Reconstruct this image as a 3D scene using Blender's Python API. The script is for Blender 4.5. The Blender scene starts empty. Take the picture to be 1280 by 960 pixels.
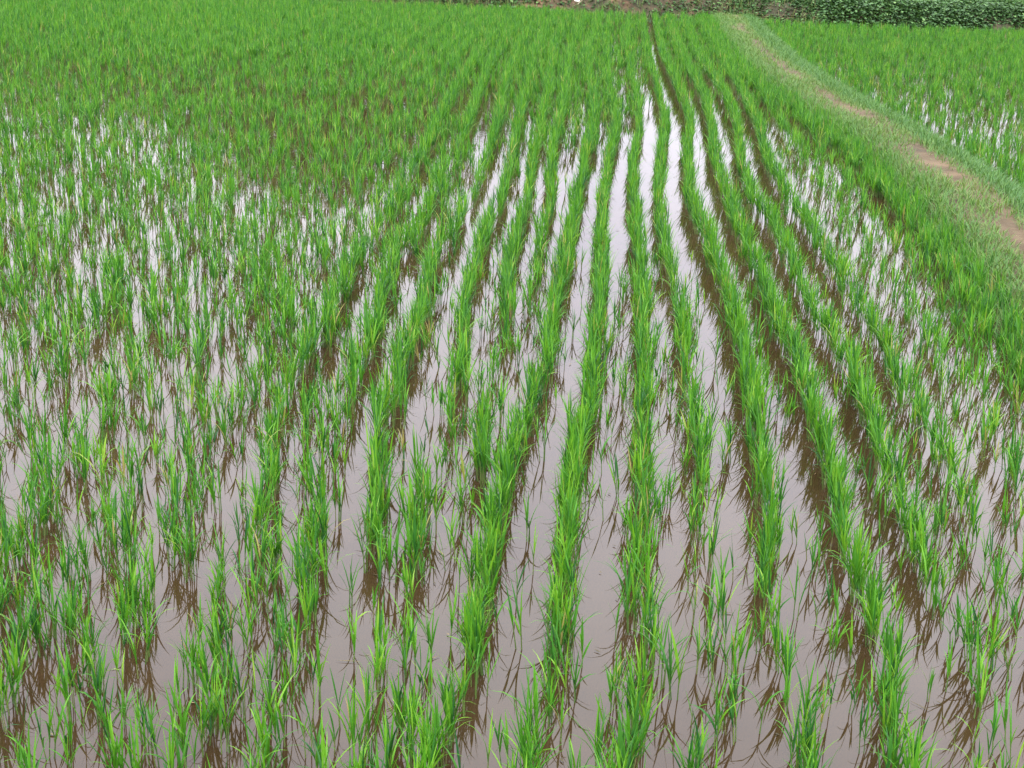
import bpy, math, random
import numpy as np
from mathutils import Vector, Matrix

rng = np.random.default_rng(11)
random.seed(11)
R = math.radians
scene = bpy.context.scene
COL = scene.collection

# ---------------------------------------------------------------- camera maths
F_PX, CAM_H, ROLL = 1600.0, 1.6, R(3.3)
CR, SR = math.cos(ROLL), math.sin(ROLL)
VU, VV = 150 * CR - 598 * SR, 150 * SR + 598 * CR      # where the rows converge, roll taken out
PITCH = math.atan(VV / F_PX)
YAW = math.atan(VU * math.cos(PITCH) / F_PX)
CP, SP = math.cos(PITCH), math.sin(PITCH)
CY, SY = math.cos(YAW), math.sin(YAW)

def at(px, py, z=0.0):
    """ground point (x, y) seen at a pixel of the 1280x960 photograph, on the level z"""
    u, v = px - 640.0, 480.0 - py
    u, v = u * CR - v * SR, u * SR + v * CR
    up = v * CP - F_PX * SP
    fw = F_PX * CP + v * SP
    t = (z - CAM_H) / up
    f, r = fw * t, u * t
    return (f * -SY + r * CY, f * CY + r * SY)

def project(x, y, z):
    """inverse of at(): pixel of a world point (arrays allowed)"""
    f = -SY * x + CY * y
    r = CY * x + SY * y
    dz = z - CAM_H
    depth = f * CP - dz * SP
    v = F_PX * (f * SP + dz * CP) / depth
    u = F_PX * r / depth
    return 640 + u * CR + v * SR, 480 - (-u * SR + v * CR), depth

# ---------------------------------------------------------------- materials
def new_mat(name):
    m = bpy.data.materials.new(name)
    m.use_nodes = True
    nt = m.node_tree
    b = nt.nodes['Principled BSDF']
    return m, nt, b

def ramp(nt, fac, stops, interp='LINEAR'):
    n = nt.nodes.new('ShaderNodeValToRGB')
    n.color_ramp.interpolation = interp
    el = n.color_ramp.elements
    while len(el) < len(stops):
        el.new(0.5)
    for e, (p, c) in zip(el, stops):
        e.position = p
        e.color = (*c, 1)
    nt.links.new(fac, n.inputs['Fac'])
    return n.outputs['Color']

def noise(nt, scale, detail=4, rough=0.55, vec=None, out='Fac'):
    n = nt.nodes.new('ShaderNodeTexNoise')
    n.inputs['Scale'].default_value = scale
    n.inputs['Detail'].default_value = detail
    n.inputs['Roughness'].default_value = rough
    if vec is not None:
        nt.links.new(vec, n.inputs['Vector'])
    return n.outputs[out]

def mix(nt, fac, a, b, mode='MIX'):
    n = nt.nodes.new('ShaderNodeMix')
    n.data_type = 'RGBA'
    n.blend_type = mode
    for sock, val in ((n.inputs['Factor'], fac), (n.inputs[6], a), (n.inputs[7], b)):
        if hasattr(val, 'is_output'):
            nt.links.new(val, sock)
        elif isinstance(val, (int, float)):
            sock.default_value = val
        else:
            sock.default_value = (*val, 1)
    return n.outputs[2]

def position(nt):
    return nt.nodes.new('ShaderNodeNewGeometry').outputs['Position']

def leaf_material(name, stops, rough=0.5, transl=0.3, spec=0.35, patch=None):
    """leaf colour picked per leaf by the 'tint' attribute; light passes through the blade"""
    m, nt, b = new_mat(name)
    a = nt.nodes.new('ShaderNodeAttribute')
    a.attribute_name = 'tint'
    c = ramp(nt, a.outputs['Fac'], stops)
    if patch:
        nz = noise(nt, patch[0], 2, vec=position(nt))
        f = ramp(nt, nz, [(0.42, (0, 0, 0)), (0.62, (1, 1, 1))])
        c = mix(nt, f, c, mix(nt, 1.0, c, patch[1], 'MULTIPLY'))
    nt.links.new(c, b.inputs['Base Color'])
    b.inputs['Roughness'].default_value = rough
    b.inputs['Specular IOR Level'].default_value = spec
    t = nt.nodes.new('ShaderNodeBsdfTranslucent')
    tc = mix(nt, 1.0, c, (1.25, 1.2, 0.7), 'MULTIPLY')
    nt.links.new(tc, t.inputs['Color'])
    ms = nt.nodes.new('ShaderNodeMixShader')
    ms.inputs[0].default_value = transl
    nt.links.new(b.outputs[0], ms.inputs[1])
    nt.links.new(t.outputs[0], ms.inputs[2])
    nt.links.new(ms.outputs[0], nt.nodes['Material Output'].inputs['Surface'])
    return m

RICE = [(0.0, (0.013, 0.066, 0.016)), (0.22, (0.026, 0.110, 0.013)), (0.6, (0.048, 0.170, 0.010)),
        (0.88, (0.090, 0.230, 0.014)), (0.97, (0.150, 0.260, 0.028)), (1.0, (0.20, 0.18, 0.06))]
M_LEAF = leaf_material('rice_leaf', RICE, rough=0.5, transl=0.36, spec=0.2)
M_STEM = leaf_material('rice_stem', [(0.0, (0.05, 0.10, 0.025)), (0.6, (0.085, 0.145, 0.03)), (1.0, (0.13, 0.13, 0.05))],
                       rough=0.5, transl=0.12)
M_DRY = leaf_material('dry_leaf', [(0.0, (0.04, 0.035, 0.02)), (0.7, (0.09, 0.075, 0.035)), (1.0, (0.2, 0.16, 0.08))], rough=0.7, transl=0.2, spec=0.2)
M_GRASS = leaf_material('bund_grass', [(0.0, (0.030, 0.095, 0.028)), (0.45, (0.062, 0.14, 0.028)), (0.8, (0.115, 0.16, 0.04)),
                                       (1.0, (0.20, 0.165, 0.08))], rough=0.6, transl=0.3, spec=0.25)
M_VINE = leaf_material('vine_leaf', [(0.0, (0.014, 0.040, 0.012)), (0.5, (0.036, 0.092, 0.026)), (0.85, (0.068, 0.145, 0.040)),
                                     (1.0, (0.095, 0.175, 0.05))], rough=0.6, transl=0.22, spec=0.2)
M_TREE = leaf_material('tree_leaf', [(0.0, (0.02, 0.05, 0.014)), (0.6, (0.035, 0.085, 0.02)), (1.0, (0.06, 0.12, 0.03))],
                       rough=0.5, transl=0.25)

# muddy, opaque paddy water: dull brown body under a mirror-smooth surface
M_WATER, nt, b = new_mat('muddy_water')
pos = position(nt)
mud = ramp(nt, noise(nt, 0.9, 5, 0.6, pos), [(0.3, (0.0175, 0.0106, 0.0048)), (0.7, (0.029, 0.0175, 0.0082))])
nt.links.new(mud, b.inputs['Base Color'])
b.inputs['Roughness'].default_value = 0.025
b.inputs['IOR'].default_value = 1.35
b.inputs['Specular IOR Level'].default_value = 0.5
bm1 = nt.nodes.new('ShaderNodeBump')
bm1.inputs['Strength'].default_value = 0.35
bm1.inputs['Distance'].default_value = 0.0012
nt.links.new(noise(nt, 7.0, 3, 0.5, pos), bm1.inputs['Height'])
nt.links.new(bm1.outputs['Normal'], b.inputs['Normal'])

# earth of the bund and bank
def earth_material(name, stops, bump=0.02, scale=6.0):
    m, nt, b = new_mat(name)
    pos = position(nt)
    n1 = noise(nt, scale, 8, 0.65, pos)
    n2 = noise(nt, scale * 0.17, 3, 0.5, pos)
    mx = nt.nodes.new('ShaderNodeMath'); mx.operation = 'MULTIPLY_ADD'
    nt.links.new(n1, mx.inputs[0]); mx.inputs[1].default_value = 0.5
    mm = nt.nodes.new('ShaderNodeMath'); mm.operation = 'MULTIPLY'
    nt.links.new(n2, mm.inputs[0]); mm.inputs[1].default_value = 0.5
    nt.links.new(mm.outputs[0], mx.inputs[2])
    nt.links.new(ramp(nt, mx.outputs[0], stops), b.inputs['Base Color'])
    b.inputs['Roughness'].default_value = 0.9
    b.inputs['Specular IOR Level'].default_value = 0.15
    bp = nt.nodes.new('ShaderNodeBump')
    bp.inputs['Strength'].default_value = 0.8
    bp.inputs['Distance'].default_value = bump
    nt.links.new(noise(nt, 22, 6, 0.7, pos), bp.inputs['Height'])
    nt.links.new(bp.outputs['Normal'], b.inputs['Normal'])
    return m
M_SOIL = earth_material('bund_soil', [(0.36, (0.025, 0.021, 0.012)), (0.47, (0.052, 0.038, 0.021)), (0.56, (0.080, 0.058, 0.034)), (0.66, (0.125, 0.088, 0.052))])
M_BANK = earth_material('bank_soil', [(0.38, (0.016, 0.017, 0.009)), (0.50, (0.030, 0.027, 0.015)), (0.57, (0.055, 0.037, 0.022)), (0.66, (0.14, 0.075, 0.047))])
M_BED = earth_material('paddy_mud', [(0.35, (0.04, 0.028, 0.018)), (0.65, (0.07, 0.05, 0.03))])
M_STONE = earth_material('pale_stone', [(0.35, (0.60, 0.58, 0.52)), (0.65, (0.85, 0.83, 0.78))], 0.004, 9)
M_BARK = earth_material('bark', [(0.35, (0.06, 0.045, 0.03)), (0.65, (0.12, 0.09, 0.06))], 0.01, 9)
M_STICK = earth_material('dry_stick', [(0.35, (0.28, 0.24, 0.16)), (0.65, (0.42, 0.37, 0.27))], 0.003, 30)

# ---------------------------------------------------------------- mesh helpers
class Geo:
    """collects vertices, faces (tri/quad index lists), tint per vertex and material per face"""
    def __init__(self):
        self.v, self.f, self.t, self.m, self.n = [], [], [], [], 0
    def add(self, verts, faces, tint, mat=0):
        verts = np.asarray(verts, dtype=np.float32).reshape(-1, 3)
        self.v.append(verts)
        self.f.extend([tuple(i + self.n for i in f) for f in faces])
        self.t.append(np.full(len(verts), tint, dtype=np.float32) if np.isscalar(tint) else np.asarray(tint, dtype=np.float32))
        self.m.extend([mat] * len(faces))
        self.n += len(verts)
    def arrays(self):
        """padded to quads (triangles repeat -1)"""
        f = np.array([q if len(q) == 4 else (*q, -1) for q in self.f], dtype=np.int64).reshape(-1, 4)
        return np.concatenate(self.v) if self.v else np.zeros((0, 3)), f, np.concatenate(self.t) if self.t else np.zeros(0), np.array(self.m)

def mesh_from_arrays(name, v, f, t, m, mats, smooth=True):
    me = bpy.data.meshes.new(name)
    me.vertices.add(len(v))
    me.vertices.foreach_set('co', np.asarray(v, dtype=np.float32).ravel())
    tri = f[:, 3] < 0
    cnt = np.where(tri, 3, 4)
    starts = np.concatenate([[0], np.cumsum(cnt)[:-1]]).astype(np.int32)
    mask = np.ones_like(f, dtype=bool); mask[tri, 3] = False
    loops = f[mask].astype(np.int32)
    me.loops.add(len(loops))
    me.loops.foreach_set('vertex_index', loops)
    me.polygons.add(len(f))
    me.polygons.foreach_set('loop_start', starts)
    me.polygons.foreach_set('material_index', np.asarray(m, dtype=np.int32))
    me.polygons.foreach_set('use_smooth', np.full(len(f), smooth, dtype=bool))
    me.update(calc_edges=True)
    a = me.attributes.new('tint', 'FLOAT', 'POINT')
    a.data.foreach_set('value', np.asarray(t, dtype=np.float32))
    for mt in mats:
        me.materials.append(mt)
    me.validate()
    return me

def link(name, data, parent=None, loc=(0, 0, 0)):
    o = bpy.data.objects.new(name, data)
    COL.objects.link(o)
    o.location = loc
    if parent:
        o.parent = parent
    return o

def tag(o, label=None, cat=None, group=None, kind=None):
    if label: o['label'] = label
    if cat: o['category'] = cat
    if group: o['group'] = group
    if kind: o['kind'] = kind
    return o

# ---------------------------------------------------------------- rice plant generator
def blade(g, p0, az, pol0, bend, length, width, segs, tint, mat=0, fold=True, twist=0.0):
    """one arching leaf: polar angle from the vertical grows from pol0 by bend along its length"""
    pts, w = [np.array(p0, float)], []
    for i in range(segs):
        s = (i + 0.5) / segs
        pol = pol0 + bend * s ** 1.5
        d = np.array([math.cos(az) * math.sin(pol), math.sin(az) * math.sin(pol), math.cos(pol)])
        pts.append(pts[-1] + d * length / segs)
    verts, faces = [], []
    for i, p in enumerate(pts[:-1]):
        s = i / segs
        ww = width * (0.55 + 0.45 * min(1, s / 0.3)) * (1 - max(0, (s - 0.35) / 0.65) ** 1.6 * 0.95)
        a = az + math.pi / 2 + twist * s
        side = np.array([math.cos(a), math.sin(a), 0]) * ww / 2
        if fold:
            up = np.array([-math.cos(az), -math.sin(az), 0.3]) * ww * 0.12
            verts += [p - side + up, p - up, p + side + up]
        else:
            verts += [p - side, p + side]
    verts.append(pts[-1])
    k = 3 if fold else 2
    for i in range(segs - 1):
        o = i * k
        for j in range(k - 1):
            faces.append((o + j, o + j + 1, o + k + j + 1, o + k + j))
    o = (segs - 1) * k
    for j in range(k - 1):
        faces.append((o + j, o + j + 1, segs * k))
    g.add(verts, faces, tint, mat)

def stem(g, p0, p1, r0, r1, tint, mat=0, n=4):
    p0, p1 = np.array(p0, float), np.array(p1, float)
    v = []
    for p, r in ((p0, r0), (p1, r1)):
        for k in range(n):
            a = 2 * math.pi * k / n
            v.append(p + np.array([math.cos(a) * r, math.sin(a) * r, 0]))
    g.add(v, [(k, (k + 1) % n, n + (k + 1) % n, n + k) for k in range(n)], tint, mat)

def rice_plant(gl, gs, tillers, spread, H, rnd, segs=6, fold=True, leaf_mat=0, stem_mat=0, wide=1.0, lean=1.0):
    """gl receives the leaves, gs the stems"""
    for k in range(tillers):
        a, rr = rnd.uniform(0, 2 * math.pi), spread * math.sqrt(rnd.random())
        b0 = (math.cos(a) * rr, math.sin(a) * rr)
        ta = a + rnd.uniform(-0.8, 0.8)
        tl = abs(rnd.gauss(0.0, 0.085)) * lean
        hs = H * rnd.uniform(0.28, 0.42)
        top = (b0[0] + math.cos(ta) * math.tan(tl) * hs, b0[1] + math.sin(ta) * math.tan(tl) * hs, hs)
        stem(gs, (b0[0], b0[1], -0.03), top, 0.0018, 0.0011, rnd.random(), stem_mat)
        nl = rnd.choice((3, 3, 4, 4, 5))
        az = rnd.uniform(0, 2 * math.pi)
        tint_t = rnd.uniform(0.15, 0.85)
        for j in range(nl):
            s = 1 - 0.62 * j / nl
            p = [(b0[0] + (top[0] - b0[0]) * s), (b0[1] + (top[1] - b0[1]) * s), hs * s]
            aa = az + j * math.pi + rnd.gauss(0, 0.55)
            young = j == 0
            pol = tl * 0.5 + (rnd.uniform(0.02, 0.12) if young else rnd.uniform(0.08, 0.36)) * lean
            bend = (rnd.uniform(0.02, 0.35) if young else (rnd.uniform(0.6, 1.6) if rnd.random() < 0.42 else rnd.uniform(0.12, 0.6))) * lean
            ln = H * (rnd.uniform(0.52, 0.75) if young else rnd.uniform(0.42, 0.72))
            w = rnd.uniform(0.0032, 0.0054) * wide * (1.6 if rnd.random() < .06 else 1)
            t = min(.9, max(0, tint_t + rnd.gauss(0, 0.24)))
            if rnd.random() < .008: t = 1.0                        # the odd yellowed blade
            blade(gl, p, aa, pol, bend, ln, w, segs, t, leaf_mat, fold, rnd.uniform(-0.7, 0.7))

# near plants: separate meshes for leaves and stems
CLASSES = {'bushy': ((5, 8), 0.0145, (0.145, 0.195)), 'full': ((3, 5), 0.012, (0.14, 0.20)),
           'slim': ((2, 3), 0.008, (0.115, 0.19)), 'lone': ((1, 1), 0.003, (0.09, 0.17))}
NEAR, FAR = {}, {}
rnd = random.Random(5)
for cname, (tl, sp, hh) in CLASSES.items():
    NEAR[cname], FAR[cname] = [], []
    for i in range(20):
        gl, gs = Geo(), Geo()
        rice_plant(gl, gs, rnd.randint(*tl), sp, rnd.uniform(*hh), rnd)
        NEAR[cname].append((mesh_from_arrays('rice_leaves', *gl.arrays(), [M_LEAF]),
                            mesh_from_arrays('rice_stems', *gs.arrays(), [M_STEM])))
    for i in range(22):
        g = Geo()
        rice_plant(g, g, rnd.randint(*tl), sp, rnd.uniform(*hh), rnd, segs=4, fold=False, leaf_mat=0, stem_mat=1)
        FAR[cname].append(g.arrays())

# ---------------------------------------------------------------- layout of the ground
# far bank: foot of the bank where the rice ends
bank_px = [(-500, -40), (0, -19), (500, 2), (660, 9), (760, 14), (890, 18), (1000, 26), (1130, 31), (1280, 36), (1700, 50)]
BANK = [at(x, y, 0.12) for x, y in bank_px]
BANK[0] = (BANK[1][0] - 40, BANK[1][1] + 1.0)
BANK[-1] = (BANK[-2][0] + 40, BANK[-2][1] - 3.0)
print('bank', [tuple(round(q, 2) for q in p) for p in BANK])
bank_x = np.array([p[0] for p in BANK]); bank_y = np.array([p[1] for p in BANK])
def bank_at(x):
    return np.interp(x, bank_x, bank_y)

# bund: middle line of the walked path on its crown
bund_px = [(913, 14), (930, 38), (962, 72), (1012, 106), (1060, 134), (1100, 158), (1140, 182), (1185, 215), (1230, 252), (1285, 305), (1358, 372), (1475, 480), (1630, 620)]
BUND_Z = 0.13
BUND = [at(x, y, BUND_Z) for x, y in bund_px]
BUND = [(BUND[0][0] - 0.05, BUND[0][1] + 0.5)] + BUND
last, prev = BUND[-1], BUND[-2]
BUND.append((last[0] + (last[0] - prev[0]) * 6, last[1] + (last[1] - prev[1]) * 6))
bund_y = np.array([p[1] for p in BUND][::-1]); bund_x = np.array([p[0] for p in BUND][::-1])
def bund_at(y):
    return np.interp(y, bund_y, bund_x)

# ---------------------------------------------------------------- rice rows, traced on the field (pixel x, y, fullness)
MID = 0
ROWS = {
 0: [(758,45,.9),(760,65,.9),(761,90,.9),(764,115,.9),(773,140,.9),(772,165,1),(760,200,1),(757,240,1),(752,340,1),(749,407,1),(744,473,1),(737,507,1),(724,557,1),(716,620,1),(708,700,1),(704,770,1),(703,800,.8),(680,860,.5),(668,910,.9),(662,955,.9)],
 -1: [(735,65,.9),(740,102,.9),(745,140,.9),(742,165,.9),(732,190,.9),(724,240,1),(714,290,1),(700,340,1),(690,407,1),(677,457,1),(660,507,1),(644,557,1),(626,620,1),(608,690,1),(600,750,1),(598,800,1),(580,850,.5),(548,910,1),(532,955,1)],
 -1.5: [(712,65,.8),(708,100,.8),(705,127,.8),(700,152,.8),(690,190,.8),(690,240,.7),(675,307,.6),(669,357,.5),(665,395,.3),(660,430,0)],
 -2: [(696,45,.8),(690,65,.8),(688,100,.8),(680,140,.8),(672,177,.7),(665,202,.7),(662,240,.8),(644,290,.85),(637,323,.9),(632,373,.8),(632,415,.5),(615,473,.5),(607,520,.85),(600,565,.85),(592,600,.12),(570,700,0),(535,790,.25),(512,860,.7),(500,920,.8),(490,960,.7)],
 -3: [(677,45,.8),(668,65,.8),(660,100,.8),(648,150,.75),(640,200,.6),(627,240,.7),(604,290,.75),(587,340,.8),(577,390,.8),(574,440,.8),(564,490,.5),(548,525,.3),(530,580,.6),(522,630,.9),(520,665,.8),(500,740,.35),(480,820,.5),(465,900,.6)],
 -4: [(656,45,.8),(645,65,.8),(632,100,.8),(622,150,.7),(610,190,.6),(587,240,.7),(567,280,.7),(540,307,.9),(534,340,1),(524,390,1),(504,440,1),(484,490,.9),(472,540,.8),(468,600,.9),(470,640,.9),(455,720,.45),(430,800,.25),(410,900,.5)],
 -5: [(636,45,.8),(622,65,.8),(604,100,.8),(585,150,.7),(565,190,.6),(537,240,.7),(524,273,.75),(494,307,.8),(477,357,.8),(467,407,.8),(444,440,.8),(425,500,.6),(415,560,.5),(395,600,.8),(385,660,.8),(372,760,.6),(350,850,.6),(330,920,.6)],
 -6: [(616,45,.8),(600,65,.8),(575,100,.8),(540,160,.7),(522,190,.65),(494,240,.7),(470,273,.7),(437,323,.7),(415,370,.8),(382,430,.8),(350,480,.7),(340,560,.6),(320,640,.7),(300,740,.6),(260,860,.6)],
 1: [(785,45,.85),(787,65,.8),(790,90,.85),(796,115,.9),(801,140,.8),(797,175,.6),(791,205,.9),(795,240,.9),(804,340,.85),(809,407,.85),(807,507,.85),(810,557,.8),(808,620,.85),(806,700,.85),(806,735,.8),(822,790,.85),(835,820,.6),(800,870,.75),(778,930,.9)],
 2: [(808,45,.9),(812,65,.9),(819,90,.9),(824,112,.9),(832,130,.9),(833,160,.9),(826,200,.8),(823,240,.7),(835,307,.8),(849,357,.7),(860,420,.7),(866,480,.7),(880,540,.8),(880,600,.7),(873,660,.7),(872,700,.4),(900,750,.2),(913,800,.5),(893,900,.5),(880,950,.4)],
 3: [(829,65,.9),(842,90,.9),(855,115,.9),(865,152,.95),(862,190,1),(864,240,1),(891,290,1),(907,340,1),(924,390,1),(934,440,1),(944,490,1),(951,540,.95),(966,610,.95),(970,670,1),(970,700,.85),(985,750,.2),(998,820,.55),(1004,870,.8),(1005,930,.9)],
 4: [(852,65,.9),(882,115,.9),(892,152,.9),(895,190,.95),(914,240,.9),(934,290,.95),(957,340,1),(977,390,1),(1001,440,1),(1017,490,1),(1034,540,.95),(1050,610,.95),(1068,660,.95),(1085,710,.9),(1105,760,.9),(1120,820,.8),(1130,880,.9),(1140,940,1)],
 5: [(875,65,.9),(910,115,.9),(925,152,.9),(927,190,.9),(945,240,.8),(980,290,.8),(1004,340,.8),(1020,373,.7),(1052,420,.9),(1068,445,.95),(1087,490,.95),(1104,540,.9),(1130,600,.8),(1150,640,.9),(1168,690,1),(1185,735,.4),(1240,810,.7),(1245,900,.5)],
 6: [(900,65,.8),(930,110,.8),(950,150,.9),(960,190,.9),(990,240,.8),(1027,290,.9),(1051,333,.85),(1077,367,.7),(1107,407,.8),(1124,440,.8),(1147,490,.8),(1180,540,.8),(1205,600,.7),(1222,640,.6),(1260,700,.5),(1300,780,.5)],
}
rows = {}
for k, pts in ROWS.items():
    w = sorted([(*at(px, py, 0.11)[::-1], wt) for px, py, wt in pts])
    w = [(a, b, max(c, min(.99, .55 + (a - 7) * .10)) if k <= -2 else min(c, .72) if k <= 2 and a > 10 else c) for a, b, c in w]
    rows[k] = np.array(w)                                       # columns y, x, fullness
def row_xw(k, y):
    a = rows[k]
    return np.interp(y, a[:, 0], a[:, 1]), np.interp(y, a[:, 0], a[:, 2])
# plain rows carry on to both sides
SPACE = 0.208
for i in range(1, 60):
    dx = rng.normal(0, .03)
    rows[-6 - i] = np.array([(y, row_xw(-6, y)[0] - SPACE * i + dx, w) for y, w in ((1.5, .66), (3, .62), (4.5, .52), (6, .45), (9, .45), (11.5, .55), (13.5, .85), (19, .95), (22, .95))])
for i in range(1, 14):
    rows[6 + i] = np.array([(y, row_xw(6, y)[0] + SPACE * i - (.1 if y > 20 else 0), w) for y, w in ((1.5, .56), (3, .56), (5, .54), (7, .50), (10, .6), (13, .85), (22, .95))])

# plants: x, y, class, row, along-row flag
plants = []
def smooth_noise(seed):
    r = np.random.default_rng(seed)
    ph, fr = r.uniform(0, 6.28, 5), r.uniform(1.2, 7, 5)
    return lambda y: np.sin(np.outer(y, fr) + ph).sum(1) / 5 * 1.4
for k in sorted(rows):
    y = 1.5
    nz = smooth_noise(int(k * 10) + 900)
    traced = -6 <= k <= 6
    r = np.random.default_rng(int(k * 10) + 5000)
    wob = smooth_noise(int(k * 10) + 2300)
    while y < 26:
        x, w = row_xw(k, y)
        g = nz(np.array([y]))[0]
        w2 = w + (0.12 if traced else 0.22) * g

        step = 0.042 if w2 > .7 else 0.055 if w2 > .4 else 0.085
        step *= r.uniform(0.65, 1.35)
        y += step
        if w <= 0.03 or r.random() > min(1, w2 * 2.2):
            continue
        jit = (0.012 if w > .65 else 0.022) + (0 if 0 <= k <= 3 else .02 * min(1, max(0, (y - 12) / 6))) if traced else 0.038
        xx = x + r.normal(0, jit) + 0.006 * wob(np.array([y]))[0]
        if y > bank_at(xx) - 0.12 or xx > bund_at(y) - 0.30 or xx < -13.5:
            continue
        cl = 'bushy' if w2 > r.uniform(.78, 1.08) else 'full' if w2 > r.uniform(.55, .85) else 'slim' if w2 > r.uniform(.25, .55) else 'lone'
        plants.append((xx, y, cl, k, True, r.uniform(.88, 1.1)))
# strays between the rows
r = np.random.default_rng(77)
for i in range(27000):
    x, y = r.uniform(-12.5, 5), 1.5 + r.uniform(0, 1) * 22
    if y > bank_at(x) - 0.12 or x > bund_at(y) - 0.30: continue
    x1, x2 = row_xw(-5, y)[0], row_xw(6, y)[0]
    if row_xw(0, y)[0] - .05 < x < row_xw(3, y)[0]: continue
    if x1 < x < x2 and r.random() < (0.88 if y < 10 else .6 if y < 13 else .1): continue
    kk = min(rows, key=lambda q: abs(row_xw(q, y)[0] - x)) if y < 6 else -20
    plants.append((x, y, r.choice(['lone', 'slim', 'lone']), kk, False, r.uniform(.8, 1.05)))
for i in range(2700):
    y = r.uniform(1.6, 9.5)
    xr = row_xw(-4, y)[0] - .08
    x = xr - r.random() * 3.6
    kk = min(rows, key=lambda q: abs(row_xw(q, y)[0] - x)) if y < 6 else -20
    plants.append((x, y, r.choice(['lone', 'slim', 'slim', 'full']), kk, False, r.uniform(.8, 1.05)))
# rice closing the lanes left of the middle row farther out
for i in range(420):
    y = r.uniform(8.5, 14)
    x = r.uniform(row_xw(-4, y)[0], row_xw(0, y)[0])
    plants.append((x, y, r.choice(['full', 'slim']), -20, False, r.uniform(.85, 1.05)))
for i in range(520):
    y = r.uniform(13, 22)
    x = r.uniform(row_xw(3, y)[0], bund_at(y) - .3)
    if y > bank_at(x) - .12: continue
    plants.append((x, y, r.choice(['full', 'slim']), 30, False, r.uniform(.85, 1.05)))
# a close carpet at the far left
for i in range(27000):
    x, y = r.uniform(-13.5, .3), r.uniform(10, 25)
    if y > bank_at(x) - 0.12 or r.random() > (y - 9.5) / 5 or (y < 13 and x < -4.2 - (y - 10)): continue
    plants.append((x, y, r.choice(['full', 'slim', 'full']), -20, False, r.uniform(.85, 1.05)))
# single seedlings strewn between the near rows
for i in range(850):
    y = r.uniform(1.7, 6.0)
    x = r.uniform(row_xw(-4, y)[0], row_xw(10, y)[0])
    if x > bund_at(y) - .45: continue
    kk = min(rows, key=lambda q: abs(row_xw(q, y)[0] - x)) if y < 6 else -20
    plants.append((x, y, r.choice(['lone', 'lone', 'slim']), kk, False, r.uniform(.85, 1.1)))
# taller, closer rice along the wet edge of the bund
for i in range(1500):
    y = r.uniform(2.5, 20)
    x = bund_at(y) - r.uniform(0.22, 0.50)
    if y > bank_at(x) - .1: continue
    plants.append((x, y, r.choice(['bushy', 'full', 'full']), 99, False, r.uniform(.75, .98)))

def rotated(vs, ang, sc, lx_, ly_):
    c, s = math.cos(ang), math.sin(ang)
    v = vs.copy()
    v[:, 0], v[:, 1] = (vs[:, 0] * c - vs[:, 1] * s), (vs[:, 0] * s + vs[:, 1] * c)
    v *= sc
    v[:, 0] += v[:, 2] * lx_; v[:, 1] += v[:, 2] * ly_
    return v

def merge_plants(name, plist, mats, label, cat, kind='stuff'):
    V, Fc, T, Mi, n = [], [], [], [], 0
    r = np.random.default_rng(len(plist))
    for (x, y, cl, k, inrow, sc) in plist:
        v, f, t, m = FAR[cl][r.integers(len(FAR[cl]))]
        v = rotated(v, r.uniform(0, 6.283), sc, r.normal(-.06, .06), r.normal(.11, .06))
        v[:, 0] += x; v[:, 1] += y
        V.append(v)
        f2 = f + n; f2[f < 0] = -1
        Fc.append(f2); T.append(np.clip(t + r.normal(0, .08), 0, 1)); Mi.append(m)
        n += len(v)
    me = mesh_from_arrays(name, np.concatenate(V), np.concatenate(Fc), np.concatenate(T), np.concatenate(Mi), mats)
    return tag(link(name, me), label, cat, kind=kind)

# in view (with a margin for a step to the side)?
P = np.array([(p[0], p[1]) for p in plants])
u0, v0, d0 = project(P[:, 0], P[:, 1], 0.0)
u1, v1, d1 = project(P[:, 0], P[:, 1], 0.27)
keep = (d0 > .2) & (u0 > -420) & (u0 < 1700) & (v1 < 1120)
inframe = (d0 > .2) & (u1 > -5) & (u1 < 1285) & (v1 < 925) & (v0 > 0) & (u0 > -10) & (u0 < 1290)
SIZE = {'bushy': 1.0, 'full': .85, 'slim': .62, 'lone': .45}
score = np.array([SIZE[p[2]] * p[5] for p in plants]) / np.maximum(d0, .1) * inframe
order = np.argsort(-score)
chosen = [int(i) for i in order[:300]]
chosen_set = set(chosen)
rest = [plants[i] for i in range(len(plants)) if keep[i] and i not in chosen_set]

# ---- the 300 clumps that show largest, each an object of its own
ORD = ['nearest', 'second', 'third', 'fourth', 'fifth', 'sixth', 'seventh', 'eighth', 'ninth', 'tenth', 'eleventh', 'twelfth',
       'thirteenth', 'fourteenth', 'fifteenth', 'sixteenth', 'seventeenth', 'eighteenth', 'nineteenth', 'twentieth']
TENS = ['twenty', 'thirty', 'forty', 'fifty']
def ordinal(i):
    if i < 20: return ORD[i]
    t, u = divmod(i + 1, 10)
    if u == 0: return ['thirtieth', 'fortieth', 'fiftieth'][t - 3]
    return TENS[t - 2] + '-' + ['first', 'second', 'third', 'fourth', 'fifth', 'sixth', 'seventh', 'eighth', 'ninth'][u - 1]
present = sorted({plants[i][3] for i in chosen})
lefts = [k for k in present if k < 0][::-1]; rights = [k for k in present if 0 < k < 99]
def row_name(k):
    if k == 0: return 'the dense middle row'
    if k in lefts: return '%s row left of the middle row' % ('first' if lefts.index(k) == 0 else ordinal(lefts.index(k)))
    if k in rights: return '%s row right of the middle row' % ('first' if rights.index(k) == 0 else ordinal(rights.index(k)))
    return 'the rice along the bund'
by = {}
for i in chosen:
    by.setdefault((plants[i][3], plants[i][4]), []).append(i)
LOOK = {'bushy': 'bushy many-stemmed rice clump', 'full': 'full green rice clump', 'slim': 'slim upright rice clump', 'lone': 'thin lone rice plant'}
r = np.random.default_rng(31)
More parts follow.
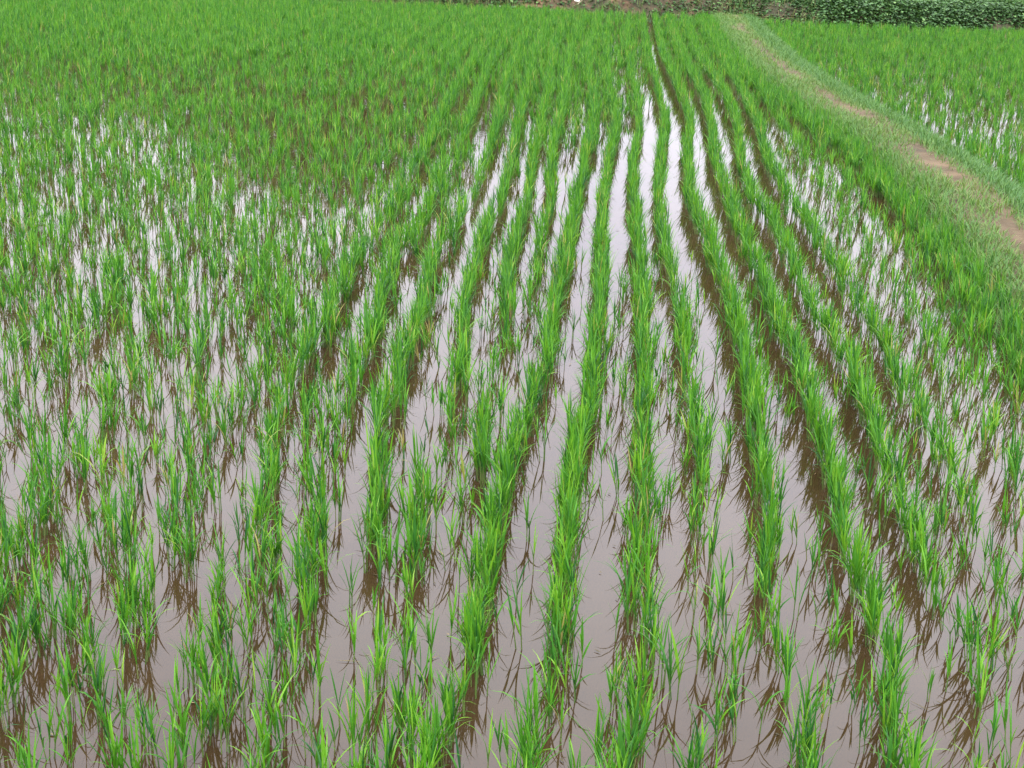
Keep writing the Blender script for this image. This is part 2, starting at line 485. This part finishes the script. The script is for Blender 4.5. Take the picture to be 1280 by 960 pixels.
for (k, inrow), idx in sorted(by.items()):
    idx.sort(key=lambda i: plants[i][1])
    for n, i in enumerate(idx):
        x, y, cl, kk, _, sc = plants[i]
        root = link('rice_clump', None, loc=(x, y, 0))
        root.empty_display_size = 0.05
        tilt = Vector((r.normal(-.06, .06), r.normal(.11, .06), 1))          # the field leans a little with the breeze
        root.rotation_euler = (Vector((0, 0, 1)).rotation_difference(tilt).to_matrix() @ Matrix.Rotation(r.uniform(0, 6.283), 3, 'Z')).to_euler()
        root.scale = (sc, sc, sc * r.uniform(.95, 1.06))
        lv, st = NEAR[cl][r.integers(len(NEAR[cl]))]
        link('leaves', lv, root)
        link('stems', st, root)
        if inrow:
            lab = '%s, %s from the front, %s' % (LOOK[cl], ordinal(n) if n else 'first', row_name(k))
        else:
            lab = '%s astray, %s beside %s' % (LOOK[cl].replace('rice clump', 'rice tuft').replace('lone rice plant', 'rice seedling'), ordinal(n), row_name(k))
        tag(root, lab, 'rice plant', 'rice clumps standing in the paddy water')

merge_plants('rice_field', rest, [M_LEAF, M_STEM],
             'green rice plants in rows filling the paddy behind the nearest clumps', 'rice')

# ---- the second paddy beyond the bund
r = np.random.default_rng(5)
side = []
TX, TY = at(1205, 150)
for i in range(27000):
    y = r.uniform(2.0, 23)
    x = bund_at(y) + 0.42 + r.uniform(0, 1) * 8
    if y > bank_at(x) - .1: continue
    u, v, d = project(x, y, 0)
    if u > 1700: continue
    # a thinner patch of seedlings with open water
    thin = math.exp(-(((x - TX) / 1.5) ** 2 + ((y - TY) / 3.0) ** 2))
    if r.random() < .48 * thin: continue
    side.append((x, y, r.choice(['full', 'slim', 'full', 'full']), 0, False, r.uniform(.85, 1.05)))
merge_plants('rice_stand', side, [M_LEAF, M_STEM],
             'close green rice in the neighbouring paddy to the right of the bund', 'rice')

# ---------------------------------------------------------------- ground, water, bund, bank
def grid_mesh(name, X, Y, Z, mat, smooth=True):
    h, w = X.shape
    v = np.stack([X, Y, Z], -1).reshape(-1, 3)
    ii = np.arange(h * w).reshape(h, w)
    f = np.stack([ii[:-1, :-1], ii[:-1, 1:], ii[1:, 1:], ii[1:, :-1]], -1).reshape(-1, 4)
    return mesh_from_arrays(name, v, f, np.full(len(v), .5), np.zeros(len(f)), [mat], smooth)

def fbm(x, y, seed, f0=1.0, octaves=4):
    r = np.random.default_rng(seed)
    out = 0
    for o in range(octaves):
        for j in range(3):
            a, ph = r.uniform(0, 6.283), r.uniform(0, 6.283)
            f = f0 * 2 ** o * r.uniform(.8, 1.25)
            out = out + np.sin((x * math.cos(a) + y * math.sin(a)) * f + ph) / 2 ** o
    return out / 4

gx, gy = np.meshgrid(np.linspace(-500, 500, 21), np.linspace(-300, 900, 25))
tag(link('ground', grid_mesh('ground', gx, gy, np.full_like(gx, -0.12), M_BED)), 'brown mud bed of the paddies under the water', kind='structure')
wx, wy = np.meshgrid(np.linspace(-60, 60, 25), np.linspace(-8, 32, 10))
tag(link('water', grid_mesh('water', wx, wy, np.zeros_like(wx), M_WATER)), 'still muddy water of the flooded paddies mirroring a white sky', kind='structure')

ys = np.concatenate([np.linspace(-8, 2, 30), np.arange(2.05, float(max(bund_y)) + .2, 0.06)])
offs = np.linspace(-0.62, 0.62, 40)
OY, OO = np.meshgrid(ys, offs, indexing='ij')
BX = np.array([bund_at(y) for y in ys])[:, None] + OO
prof = np.clip(1 - (np.abs(OO) / np.where(OO < 0, .42, .50)) ** 2.6, -.35, 1)
BZ = -0.02 + (BUND_Z + .02) * prof + 0.018 * fbm(BX, OY, 3, 6) * np.clip(prof + .3, 0, 1) - 0.012 * np.exp(-(OO / .12) ** 2)
tag(link('bund', grid_mesh('bund', BX, OY, BZ, M_SOIL)), 'low earth bund with a worn footpath between the two paddies', kind='structure')

BANK_H = 0.38
bxs = np.concatenate([np.linspace(-42, -10, 40), np.arange(-9.9, 10.1, 0.09), np.linspace(10.5, 36, 30)])
bo = np.concatenate([np.linspace(-.35, 1.3, 28), [1.8, 2.6, 4, 7, 12, 25, 60, 150, 400]])
GX, GO = np.meshgrid(bxs, bo, indexing='ij')
GY = bank_at(GX) + GO + 0.05 * fbm(GX, GO * 0, 8, 2)
def bank_z(x, o):
    s = np.clip((o + .12) / .8, -.3, 1)
    s = np.where(s > 0, s * s * (3 - 2 * s), s)
    return BANK_H * s + 0.05 * fbm(x, o, 9, 3) * np.clip(s, 0, 1) - .02 + np.clip(o - 1.3, 0, None) * .004
tag(link('bank', grid_mesh('bank', GX, GY, bank_z(GX, GO), M_BANK)), 'raised bare earth bank closing the far end of the paddies', kind='structure')

# ---------------------------------------------------------------- grass, vines and weeds
def bund_z(o):
    p = np.clip(1 - (abs(o) / (.42 if o < 0 else .50)) ** 2.6, -.35, 1)
    return -0.02 + (BUND_Z + .02) * p
r = random.Random(21)
g = Geo()
for i in range(120000):
    y = r.uniform(1.0, float(max(bund_y)) - .1)
    o = r.uniform(-0.43, 0.55)
    n = float(fbm(np.array(bund_at(y) + o), np.array(y), 14, 2.6, 3))
    track = math.exp(-((o - 0.02 + .06 * n) / .105) ** 2)
    if r.random() < track * (1.1 if n > -.2 else .75) * min(1, max(.84, 1.25 - .03 * y)): continue
    right = o > .16
    h = r.uniform(.02, .06) * (1.0 if abs(o) < .2 else 1.5)
    t = r.random() * .5 + (.25 if abs(o) < .14 else .18 if o < 0 else 0.05)
    x = float(bund_at(y)) + o
    p0 = (x, y, float(bund_z(o)) - .01)
    blade(g, p0, r.uniform(0, 6.283), r.uniform(.1, .9), r.uniform(.2, 1.3), h * 1.4, r.uniform(.003, .006), 3, min(1, t), 0, False, r.uniform(-1, 1))
me = mesh_from_arrays('grass', *g.arrays(), [M_GRASS])
tag(link('grass', me), 'short yellowish grass growing along both sides of the bund path', 'grass', kind='stuff')

def broad_leaf(g, p, az, tilt, ln, tint, mat=0):
    """heart-shaped leaf folded along its midrib"""
    ca, sa, ct, st = math.cos(az), math.sin(az), math.cos(tilt), math.sin(tilt)
    out = []
    for (a, bb, cc) in ((0, 0, 0), (.25, .42, .07), (.6, .36, .06), (1, 0, -.08), (.6, -.36, .06), (.25, -.42, .07), (.5, 0, -.02)):
        x, y, z = a * ln, bb * ln, cc * ln
        x, z = x * ct + z * st, -x * st + z * ct
        out.append((p[0] + x * ca - y * sa, p[1] + x * sa + y * ca, p[2] + z))
    g.add(out, [(0, 1, 2, 6), (6, 2, 3), (0, 6, 4, 5), (6, 3, 4)], tint, mat)

VX = at(932, 18, .2)[0]
r = random.Random(8)
g = Geo()
for i in range(90000):
    x = r.uniform(VX - 4.5, 13)
    o = r.uniform(-.14, 1.5)
    n = float(fbm(np.array(x), np.array(o * 1.4), 41, 2.4, 3))
    edge = min(1, max(0, (x - VX) / 1.2))
    if n < -.45 and o < .3 : continue
    if r.random() > edge * .78 + .22 or (x < VX + .4 and n < -.1): continue
    mound = (.07 + .17 * n) * (.35 + .65 * edge) * min(1, (o + .25) / .5)
    top = max(0, mound)
    z = float(bank_z(np.array(x), np.array(o))) + top * r.uniform(.15, 1)
    y = float(bank_at(x)) + o
    t = min(1, max(0, r.gauss(.45 + .2 * n, .28)))
    broad_leaf(g, (x, y, z), r.uniform(0, 6.283), r.uniform(-.3, .9), r.uniform(.03, .062), t)
me = mesh_from_arrays('ground_cover', *g.arrays(), [M_VINE], smooth=False)
tag(link('ground_cover', me), 'dark broad-leaved creeping vines covering the far bank right of the path', 'creeper', kind='stuff')

g = Geo()
for i in range(70000):
    x = r.uniform(-11, VX + 1.2)
    o = r.uniform(-.15, 1.6)
    n = float(fbm(np.array(x), np.array(o), 55, 1.8, 3))
    if r.random() < (.75 if n < -.25 else .15) * (1 if o < .6 else .4): continue
    z = float(bank_z(np.array(x), np.array(o))) + r.uniform(0, .05)
    y = float(bank_at(x)) + o
    if r.random() < .6:
        broad_leaf(g, (x, y, z), r.uniform(0, 6.283), r.uniform(-.3, .8), r.uniform(.025, .05), r.uniform(.1, .8))
    else:
        blade(g, (x, y, z - .02), r.uniform(0, 6.283), r.uniform(0, .6), r.uniform(.2, 1), r.uniform(.08, .2), .005, 3, r.random(), 1, False)
me = mesh_from_arrays('weeds', *g.arrays(), [M_VINE, M_GRASS], smooth=False)
tag(link('weeds', me), 'scattered low weeds on the bare brown bank left of the path', 'weeds', kind='stuff')

r = random.Random(9)
g = Geo()
for i in range(26000):
    x = r.uniform(-10, 13); o = 1.2 + r.random() ** 1.5 * 9
    z = float(bank_z(np.array(x), np.array(o))) - .01
    blade(g, (x, float(bank_at(x)) + o, z), r.uniform(0, 6.283), r.uniform(0, .6), r.uniform(.2, 1), r.uniform(.12, .28), .012, 2, r.uniform(0, .6), 0, False)
me = mesh_from_arrays('meadow', *g.arrays(), [M_GRASS])
tag(link('meadow', me), 'pale green grass on the level ground above the far bank', 'grass', kind='stuff')

# ---------------------------------------------------------------- small things on the bank
import bmesh
def stone_mesh(seed, rx_, ry_, rz_):
    bm = bmesh.new()
    bmesh.ops.create_icosphere(bm, subdivisions=3, radius=1)
    rr = np.random.default_rng(seed)
    ph = rr.uniform(0, 6.28, 6)
    for v in bm.verts:
        c = v.co
        k = 1 + .12 * math.sin(c.x * 2.3 + ph[0]) * math.sin(c.y * 2.9 + ph[1]) + .08 * math.sin(c.z * 4 + ph[2]) + .05 * math.sin(c.x * 6 + c.y * 5 + ph[3])
        v.co = Vector((c.x * rx_ * k, c.y * ry_ * k, c.z * rz_ * k))
    me = bpy.data.meshes.new('stone')
    bm.to_mesh(me); bm.free()
    for p in me.polygons: p.use_smooth = True
    me.materials.append(M_STONE)
    return me
def on_bank(px, py):
    """first point where the sight line through a pixel meets the bank"""
    for z in np.linspace(0.5, 0.0, 120):
        x, y = at(px, py, z)
        o = y - float(bank_at(x))
        if float(bank_z(np.array(x), np.array(o))) >= z - .004: return x, y, z
    return (*at(px, py, .1), .1)
for sd, (px, py), dims, lab in ((1, (721, 3), (.040, .034, .036), 'large rounded white stone lying on bare reddish bank'),
                                (2, (625, 9), (.017, .016, .014), 'small white stone at the foot of the dark bank, left of bare red soil'),
                                (3, (903, 16), (.020, .016, .013), 'small pale stone at the bank foot, left of two beside the path end'),
                                (4, (912, 18), (.022, .016, .012), 'small pale stone at the bank foot, touching the path end')):
    x, y, z = on_bank(px, py)
    o = link('stone', stone_mesh(sd, *dims), loc=(x, y, z + dims[2] * .55))
    tag(o, lab, 'stone', 'pale stones along the far bank')
g = Geo()
xa, ya, za = on_bank(722, 8); xb, yb, zb = on_bank(736, 2)
pts = [Vector((xa, ya, za + .03)), Vector(((xa + xb) / 2, (ya + yb) / 2, (za + zb) / 2 + .075)), Vector((xb, yb, zb + .06))]
rr_ = [.012, .010, .006]
v, f = [], []
for p, q in zip(pts, rr_):
    for k in range(6):
        a = k * math.pi / 3
        v.append((p.x + .3 * q * math.cos(a), p.y + q * math.cos(a), p.z + q * math.sin(a)))
for j in range(2):
    f += [(j * 6 + k, j * 6 + (k + 1) % 6, j * 6 + 6 + (k + 1) % 6, j * 6 + 6 + k) for k in range(6)]
g.add(v, f, .5)
tag(link('stick', mesh_from_arrays('stick', *g.arrays(), [M_STICK])), 'pale dry stick leaning on the bank beside the large white stone', 'stick')

# scraps of straw and leaf floating on the near water
r = random.Random(3)
g = Geo()
for i in range(900):
    y = 2 + r.random() ** .8 * 7; x = r.uniform(-.5 * y - .3, .45 * y + .3)
    if x > bund_at(y) - .6: continue
    a = r.uniform(0, 6.283); ln = r.uniform(.004, .035) * (1 if r.random() < .3 else .35); w = r.uniform(.001, .0026)
    c, s = math.cos(a), math.sin(a)
    q = [(-ln, -w * .4), (0, -w), (ln, 0), (0, w)]
    g.add([(x + c * p - s * t, y + s * p + c * t, .0025 + .002 * r.random()) for p, t in q], [(0, 1, 2, 3)], r.random())
tag(link('floating_straw', mesh_from_arrays('floating_straw', *g.arrays(), [M_DRY], smooth=False)),
    'tiny scraps of dead leaf and straw floating between the rice rows', 'straw', kind='stuff')

# ---------------------------------------------------------------- trees past the bank, left: seen only as the dark mirror image in the far water
r = random.Random(17)
g = Geo()
# pixel where the mirrored crown ends -> height of the crown at that bearing
outline = [(-350, 120), (-150, 112), (0, 108), (120, 104), (210, 118), (320, 182), (400, 208), (480, 178), (560, 130), (640, 142), (700, 128)]
for i in range(len(outline) - 1):
    (xa, ya), (xb, yb) = outline[i], outline[i + 1]
    for s in (0.0, .5):
        px, py = xa + (xb - xa) * s, ya + (yb - ya) * s
        wx_, wy_ = at(px, py, 0)
        d = math.hypot(wx_, wy_); bx_, by_ = wx_ / d, wy_ / d
        Dc = 34 + r.uniform(-1.5, 1.5)
        top = (Dc * CAM_H / d - CAM_H) * (1.28 if px < 620 else 1.05)
        cx, cy_ = bx_ * Dc, by_ * Dc
        rad = 1.35
        stem(g, (cx, cy_, .2), (cx + r.uniform(-.2, .2), cy_, top * .75), .10, .04, .5, 1, 7)
        for b_ in range(5):
            a = r.uniform(0, 6.283); zz = top * r.uniform(.3, .6)
            stem(g, (cx, cy_, zz), (cx + math.cos(a) * rad * .7, cy_ + math.sin(a) * rad * .7, zz + top * .2), .035, .012, .5, 1, 5)
        for q in range(2000):
            a, e = r.uniform(0, 6.283), r.uniform(-1, 1)
            k = r.random() ** .4
            zz = top * .55 + top * .45 * e * k
            rr2 = rad * math.sqrt(max(0, 1 - e * e * .8)) * k * (1 + .3 * math.sin(3 * a + i))
            broad_leaf(g, (cx + math.cos(a) * rr2, cy_ + math.sin(a) * rr2, max(.45, zz)), r.uniform(0, 6.283), r.uniform(-.6, 1.2), r.uniform(.12, .24), r.random())
me = mesh_from_arrays('far_trees', *g.arrays(), [M_TREE, M_BARK], smooth=False)
tag(link('far_trees', me), 'wood of leafy trees past the left bank, mirrored darkly in the far water', 'trees', kind='stuff')

# ---------------------------------------------------------------- light
SUN_EL, SUN_AZ = R(68), R(200)            # high, behind the camera's left shoulder
world = bpy.data.worlds.new('World')
scene.world = world
world.use_nodes = True
nt = world.node_tree
bg = nt.nodes['Background']
sky = nt.nodes.new('ShaderNodeTexSky')
sky.sky_type = 'NISHITA'
sky.sun_disc = False
sky.sun_elevation = SUN_EL
sky.sun_rotation = SUN_AZ
sky.air_density = 1.0
sky.dust_density = 4.0
tc = nt.nodes.new('ShaderNodeTexCoord')
sep = nt.nodes.new('ShaderNodeSeparateXYZ')
nt.links.new(tc.outputs['Generated'], sep.inputs[0])
# overcast: about three times brighter overhead than at the horizon
cl = ramp(nt, sep.outputs['Z'], [(0.0, (.21, .212, .232)), (0.10, (.29, .288, .318)), (0.22, (.46, .455, .495)), (0.45, (.72, .712, .765)), (0.85, (.98, .97, 1.0))])
cn = noise(nt, 2.6, 5, .55, tc.outputs['Generated'])
cv = ramp(nt, cn, [(0.3, (.82, .80, .86)), (0.7, (1.12, 1.12, 1.10))])
cloud = mix(nt, 1.0, cl, cv, 'MULTIPLY')
sc_ = nt.nodes.new('ShaderNodeVectorMath'); sc_.operation = 'SCALE'
nt.links.new(cloud, sc_.inputs[0]); sc_.inputs['Scale'].default_value = 17.0
out = mix(nt, 0.9, sky.outputs['Color'], sc_.outputs[0])
nt.links.new(out, bg.inputs['Color'])
bg.inputs['Strength'].default_value = 0.12

sun = bpy.data.lights.new('sun', 'SUN')
sun.energy = 1.0
sun.angle = R(25)
sun.color = (1.0, .96, .9)
so = link('sun', sun)
so.rotation_euler = Vector((math.sin(SUN_AZ) * math.cos(SUN_EL), math.cos(SUN_AZ) * math.cos(SUN_EL), math.sin(SUN_EL))).to_track_quat('Z', 'Y').to_euler()

# ---------------------------------------------------------------- camera
cam = bpy.data.cameras.new('camera')
cam.sensor_fit = 'HORIZONTAL'
cam.sensor_width = 36
cam.lens = 36 * F_PX / 1280
cam.clip_start = 0.05
cam.clip_end = 2000
co = link('camera', cam, loc=(0, 0, CAM_H))
co.rotation_euler = (Matrix.Rotation(YAW, 3, 'Z') @ Matrix.Rotation(math.pi / 2 - PITCH, 3, 'X') @ Matrix.Rotation(ROLL, 3, 'Z')).to_euler()
scene.camera = co

vs = scene.view_settings
vs.view_transform = 'Standard'
vs.look = 'None'
vs.exposure = 1.8
vs.gamma = 1
vs.use_curve_mapping = False
scene.render.engine = 'CYCLES'
scene.cycles.max_bounces = 6
scene.cycles.diffuse_bounces = 3
scene.cycles.glossy_bounces = 3
scene.cycles.transmission_bounces = 4
scene.cycles.caustics_reflective = False
scene.cycles.caustics_refractive = False
print('plants', len(plants), 'kept', int(keep.sum()), 'side', len(side))
